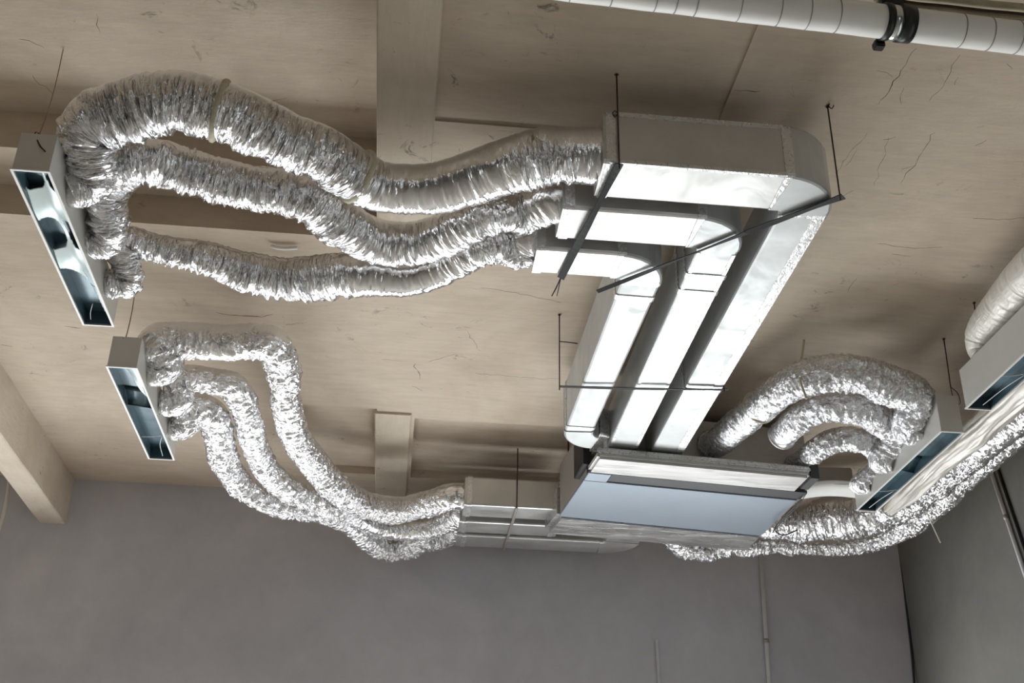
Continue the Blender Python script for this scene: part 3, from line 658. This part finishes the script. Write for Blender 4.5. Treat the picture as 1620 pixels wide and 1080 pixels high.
# wall side duct hanger
px = P(812, 822, 4.01).x
t = thing('duct_hanger', 'thin dark strip hanger around the short ducts by back wall', 'hanger', (px, 6.7, 4.0))
tube('rod', [(px, 6.678, ZC), (px, 6.678, 4.01)], .0035, M_rod, t, 8, smooth=False)
flat_strap('strap', (px, 6.672, 4.009), (px-.0, 7.52, 4.009), .016, M_greysteel, t, 0, .0); settle(t)
for (p0, p1, lab) in (((100, 78), (60, 218), 'slack tie wire holding the near end of the upper left diffuser'), ((216, 438), (197, 540), 'tie wire holding the near end of the lower left diffuser')):
    a = P(*p0, ZC-.002+(.34 if p0[0] == 100 else 0)); yb = 3.30 if p0[0] == 100 else 4.75; b = PY(*p1, yb)
    t = thing('tie_wire', lab, 'wire', tuple(b)); tube('wire', [a, a.lerp(b, .4)+Vector((.008, 0, -.02)), a.lerp(b, .8)+Vector((.006, 0, 0)), b], .002 if p0[0] == 100 else .0025, M_wire, t, 6)
    hook(t, b-Vector((0, .012, .012)), .024)
    if p0[0] == 100: tube('loose_end', [b-Vector((0, .01, .01)), PY(64, 232, yb-.045), PY(72, 240, yb-.03)], .0025, M_rod, t, 6)
    settle(t)
for (x, y, x2, y2, z2, lab) in ((1493, 535, 1504, 612, 3.99, 'rusty rod with a loop at the near end of the diffuser beside fan unit'), (1541, 478, 1552, 575, 4.0, 'rusty rod holding the diffuser at the right edge')):
    a = P(x, y, ZC); b = PY(x2, y2, a.y)
    t = thing('hanging_rod', lab, 'rod', tuple(b)); rod(t, tuple(a), tuple(b), .003)
    if x == 1493: tube('loop', [b+Vector((0, 0, .0)), b+Vector((-.014, -.03, -.06)), b+Vector((-.012, -.04, -.11)), b+Vector((.012, -.04, -.11)), b+Vector((.016, -.03, -.05)), b], .002, M_rod, t, 6)
    settle(t)
a = P(1270, 540, 4.28); b = P(1264, 625, 4.10)
t = thing('webbing_strap', 'upright cream webbing strap over the outer arching flexible duct', 'strap', tuple(b))
q = P(1272, 600, 4.12); bm = bmesh.new(); tube('webbing', [PY(1272, 538, q.y), PY(1268, 570, q.y-.02), PY(1266, 600, q.y-.06), PY(1276, 630, q.y-.10)], .006, M_cream, t, 8); bm.free(); settle(t)

# ------------------------------------------------------------------ pipes at top right
yP = 2.545; p0 = P(868, -12, 4.1); slope = .006
t = thing('overhead_pipe', 'white wrapped pipe running across the upper right, held by a dark clamp', 'pipe', (1.2, yP, 4.045))
pa, pb = P(872, 2, 4.06), P(1610, 89, 4.06); PSL = (pb.y-pa.y)/(pb.x-pa.x)
pc = lambda x: (x, pa.y-.036+PSL*(x-pa.x), 4.1)
yP = pc(1.36)[1]
Rp = .050
cs = np.array([pc(x) for x in np.linspace(-.6, 3.2, 90)]); th = np.linspace(0, 1, 40, endpoint=False)[None]
rad = Rp+.0012*vnoise(np.linspace(0, 38, 90)[:, None], th*6, 6); grid_tube('pipe_body', cs, rad, M_white, t)
rnd = random.Random(3); x = .2
while x < 2.6:
    x += rnd.choice((.06, .09, .12, .13)); h = .0012
    if 1.29 < x < 1.46: continue
    c = np.array([pc(x-h), pc(x), pc(x+h)]); grid_tube('wrap_edge', c, np.full((3, 40), Rp+.0018), M_join, t)
settle(t)
t = thing('pipe_clamp', 'dark steel clamp around the white overhead pipe', 'clamp', (1.36, yP, 4.04))
for xa, xb in ((1.325, 1.345), (1.375, 1.415)):
    c = np.array([pc(xa), pc((xa+xb)/2), pc(xb)]); grid_tube('band', c, np.full((3, 40), Rp+.006), M_clampm, t)
c = np.array([pc(1.345), pc(1.36), pc(1.375)]); grid_tube('rubber_pad', c, np.full((3, 40), Rp+.003), M_pad, t)
box('lug', 1.33, 1.40, yP-.015, yP+.012, 4.16, 4.20, M_clampm, t, .004); tube('rod', [(1.362, yP, 4.19), (1.362, yP, ZC+.03)], .006, M_clampm, t, 8, smooth=False)
box('bolt', 1.318, 1.35, yP-.025+.07, yP+.075, 4.05, 4.075, M_clampm, t, .004); settle(t)
t = thing('lagged_pipe', 'tan lagged small pipe above the white overhead pipe, top right corner', 'pipe', (1.8, 2.36, 4.2))
for dpx, r, mt, nm in ((0, .017, M_tan, 'lagging'), (-20, .013, M_tan, 'lagging'), (-10, .005, M_rod, 'dark_cable')):
    tube(nm, [P(1385, 2+dpx, 4.2), P(1440, 14+dpx, 4.2), P(1500, 20+dpx, 4.2), P(1560, 27+dpx, 4.2), P(1625, 33+dpx, 4.2), P(1800, 52+dpx, 4.2)], r, mt, t, 16)
settle(t)

# ------------------------------------------------------------------ cables and small bits
tag(tube('black_cable', [P(1268, 790, 3.94), P(1250, 808, 3.93), P(1232, 826, 3.90), P(1226, 838, 3.90), P(1240, 846, 3.92), P(1262, 838, 3.95)], .004, M_cabb, None, 8, .01), 'black cable curling at the right corner of the fan unit', 'cable')
tag(tube('black_cable', [P(1276, 780, 3.94), P(1262, 800, 3.92), P(1240, 822, 3.90), P(1222, 842, 3.91)], .0025, M_cabb, None, 8, .01), 'thinner black wire running down the right edge of the fan unit', 'cable')
tag(tube('white_cable', [PY(16, 745, 7.5), PY(12, 780, 7.5), PY(5, 815, 7.5), PY(-6, 850, 7.5), PY(-40, 960, 7.5)], .011, M_cabw, None, 10), 'white cable hanging at the far left beyond the concrete beam', 'cable')
tag(tube('wire_end', [P(1464, 806, 3.93), P(1474, 828, 3.90), PY(1488, 858, P(1474, 828, 3.90).y)], .0042, M_cabw, None, 8), 'short white wire end poking down beneath the right ducts', 'wire')
tag(tube('white_strip', [P(428, 389, 4.385), P(445, 393, 4.383), P(470, 392, 4.385)], .008, M_boxedge, None, 8), 'small white strip on the ceiling between two flexible ducts', 'strip')  # narrow white strip just under the slab
bpy.context.view_layer.update()
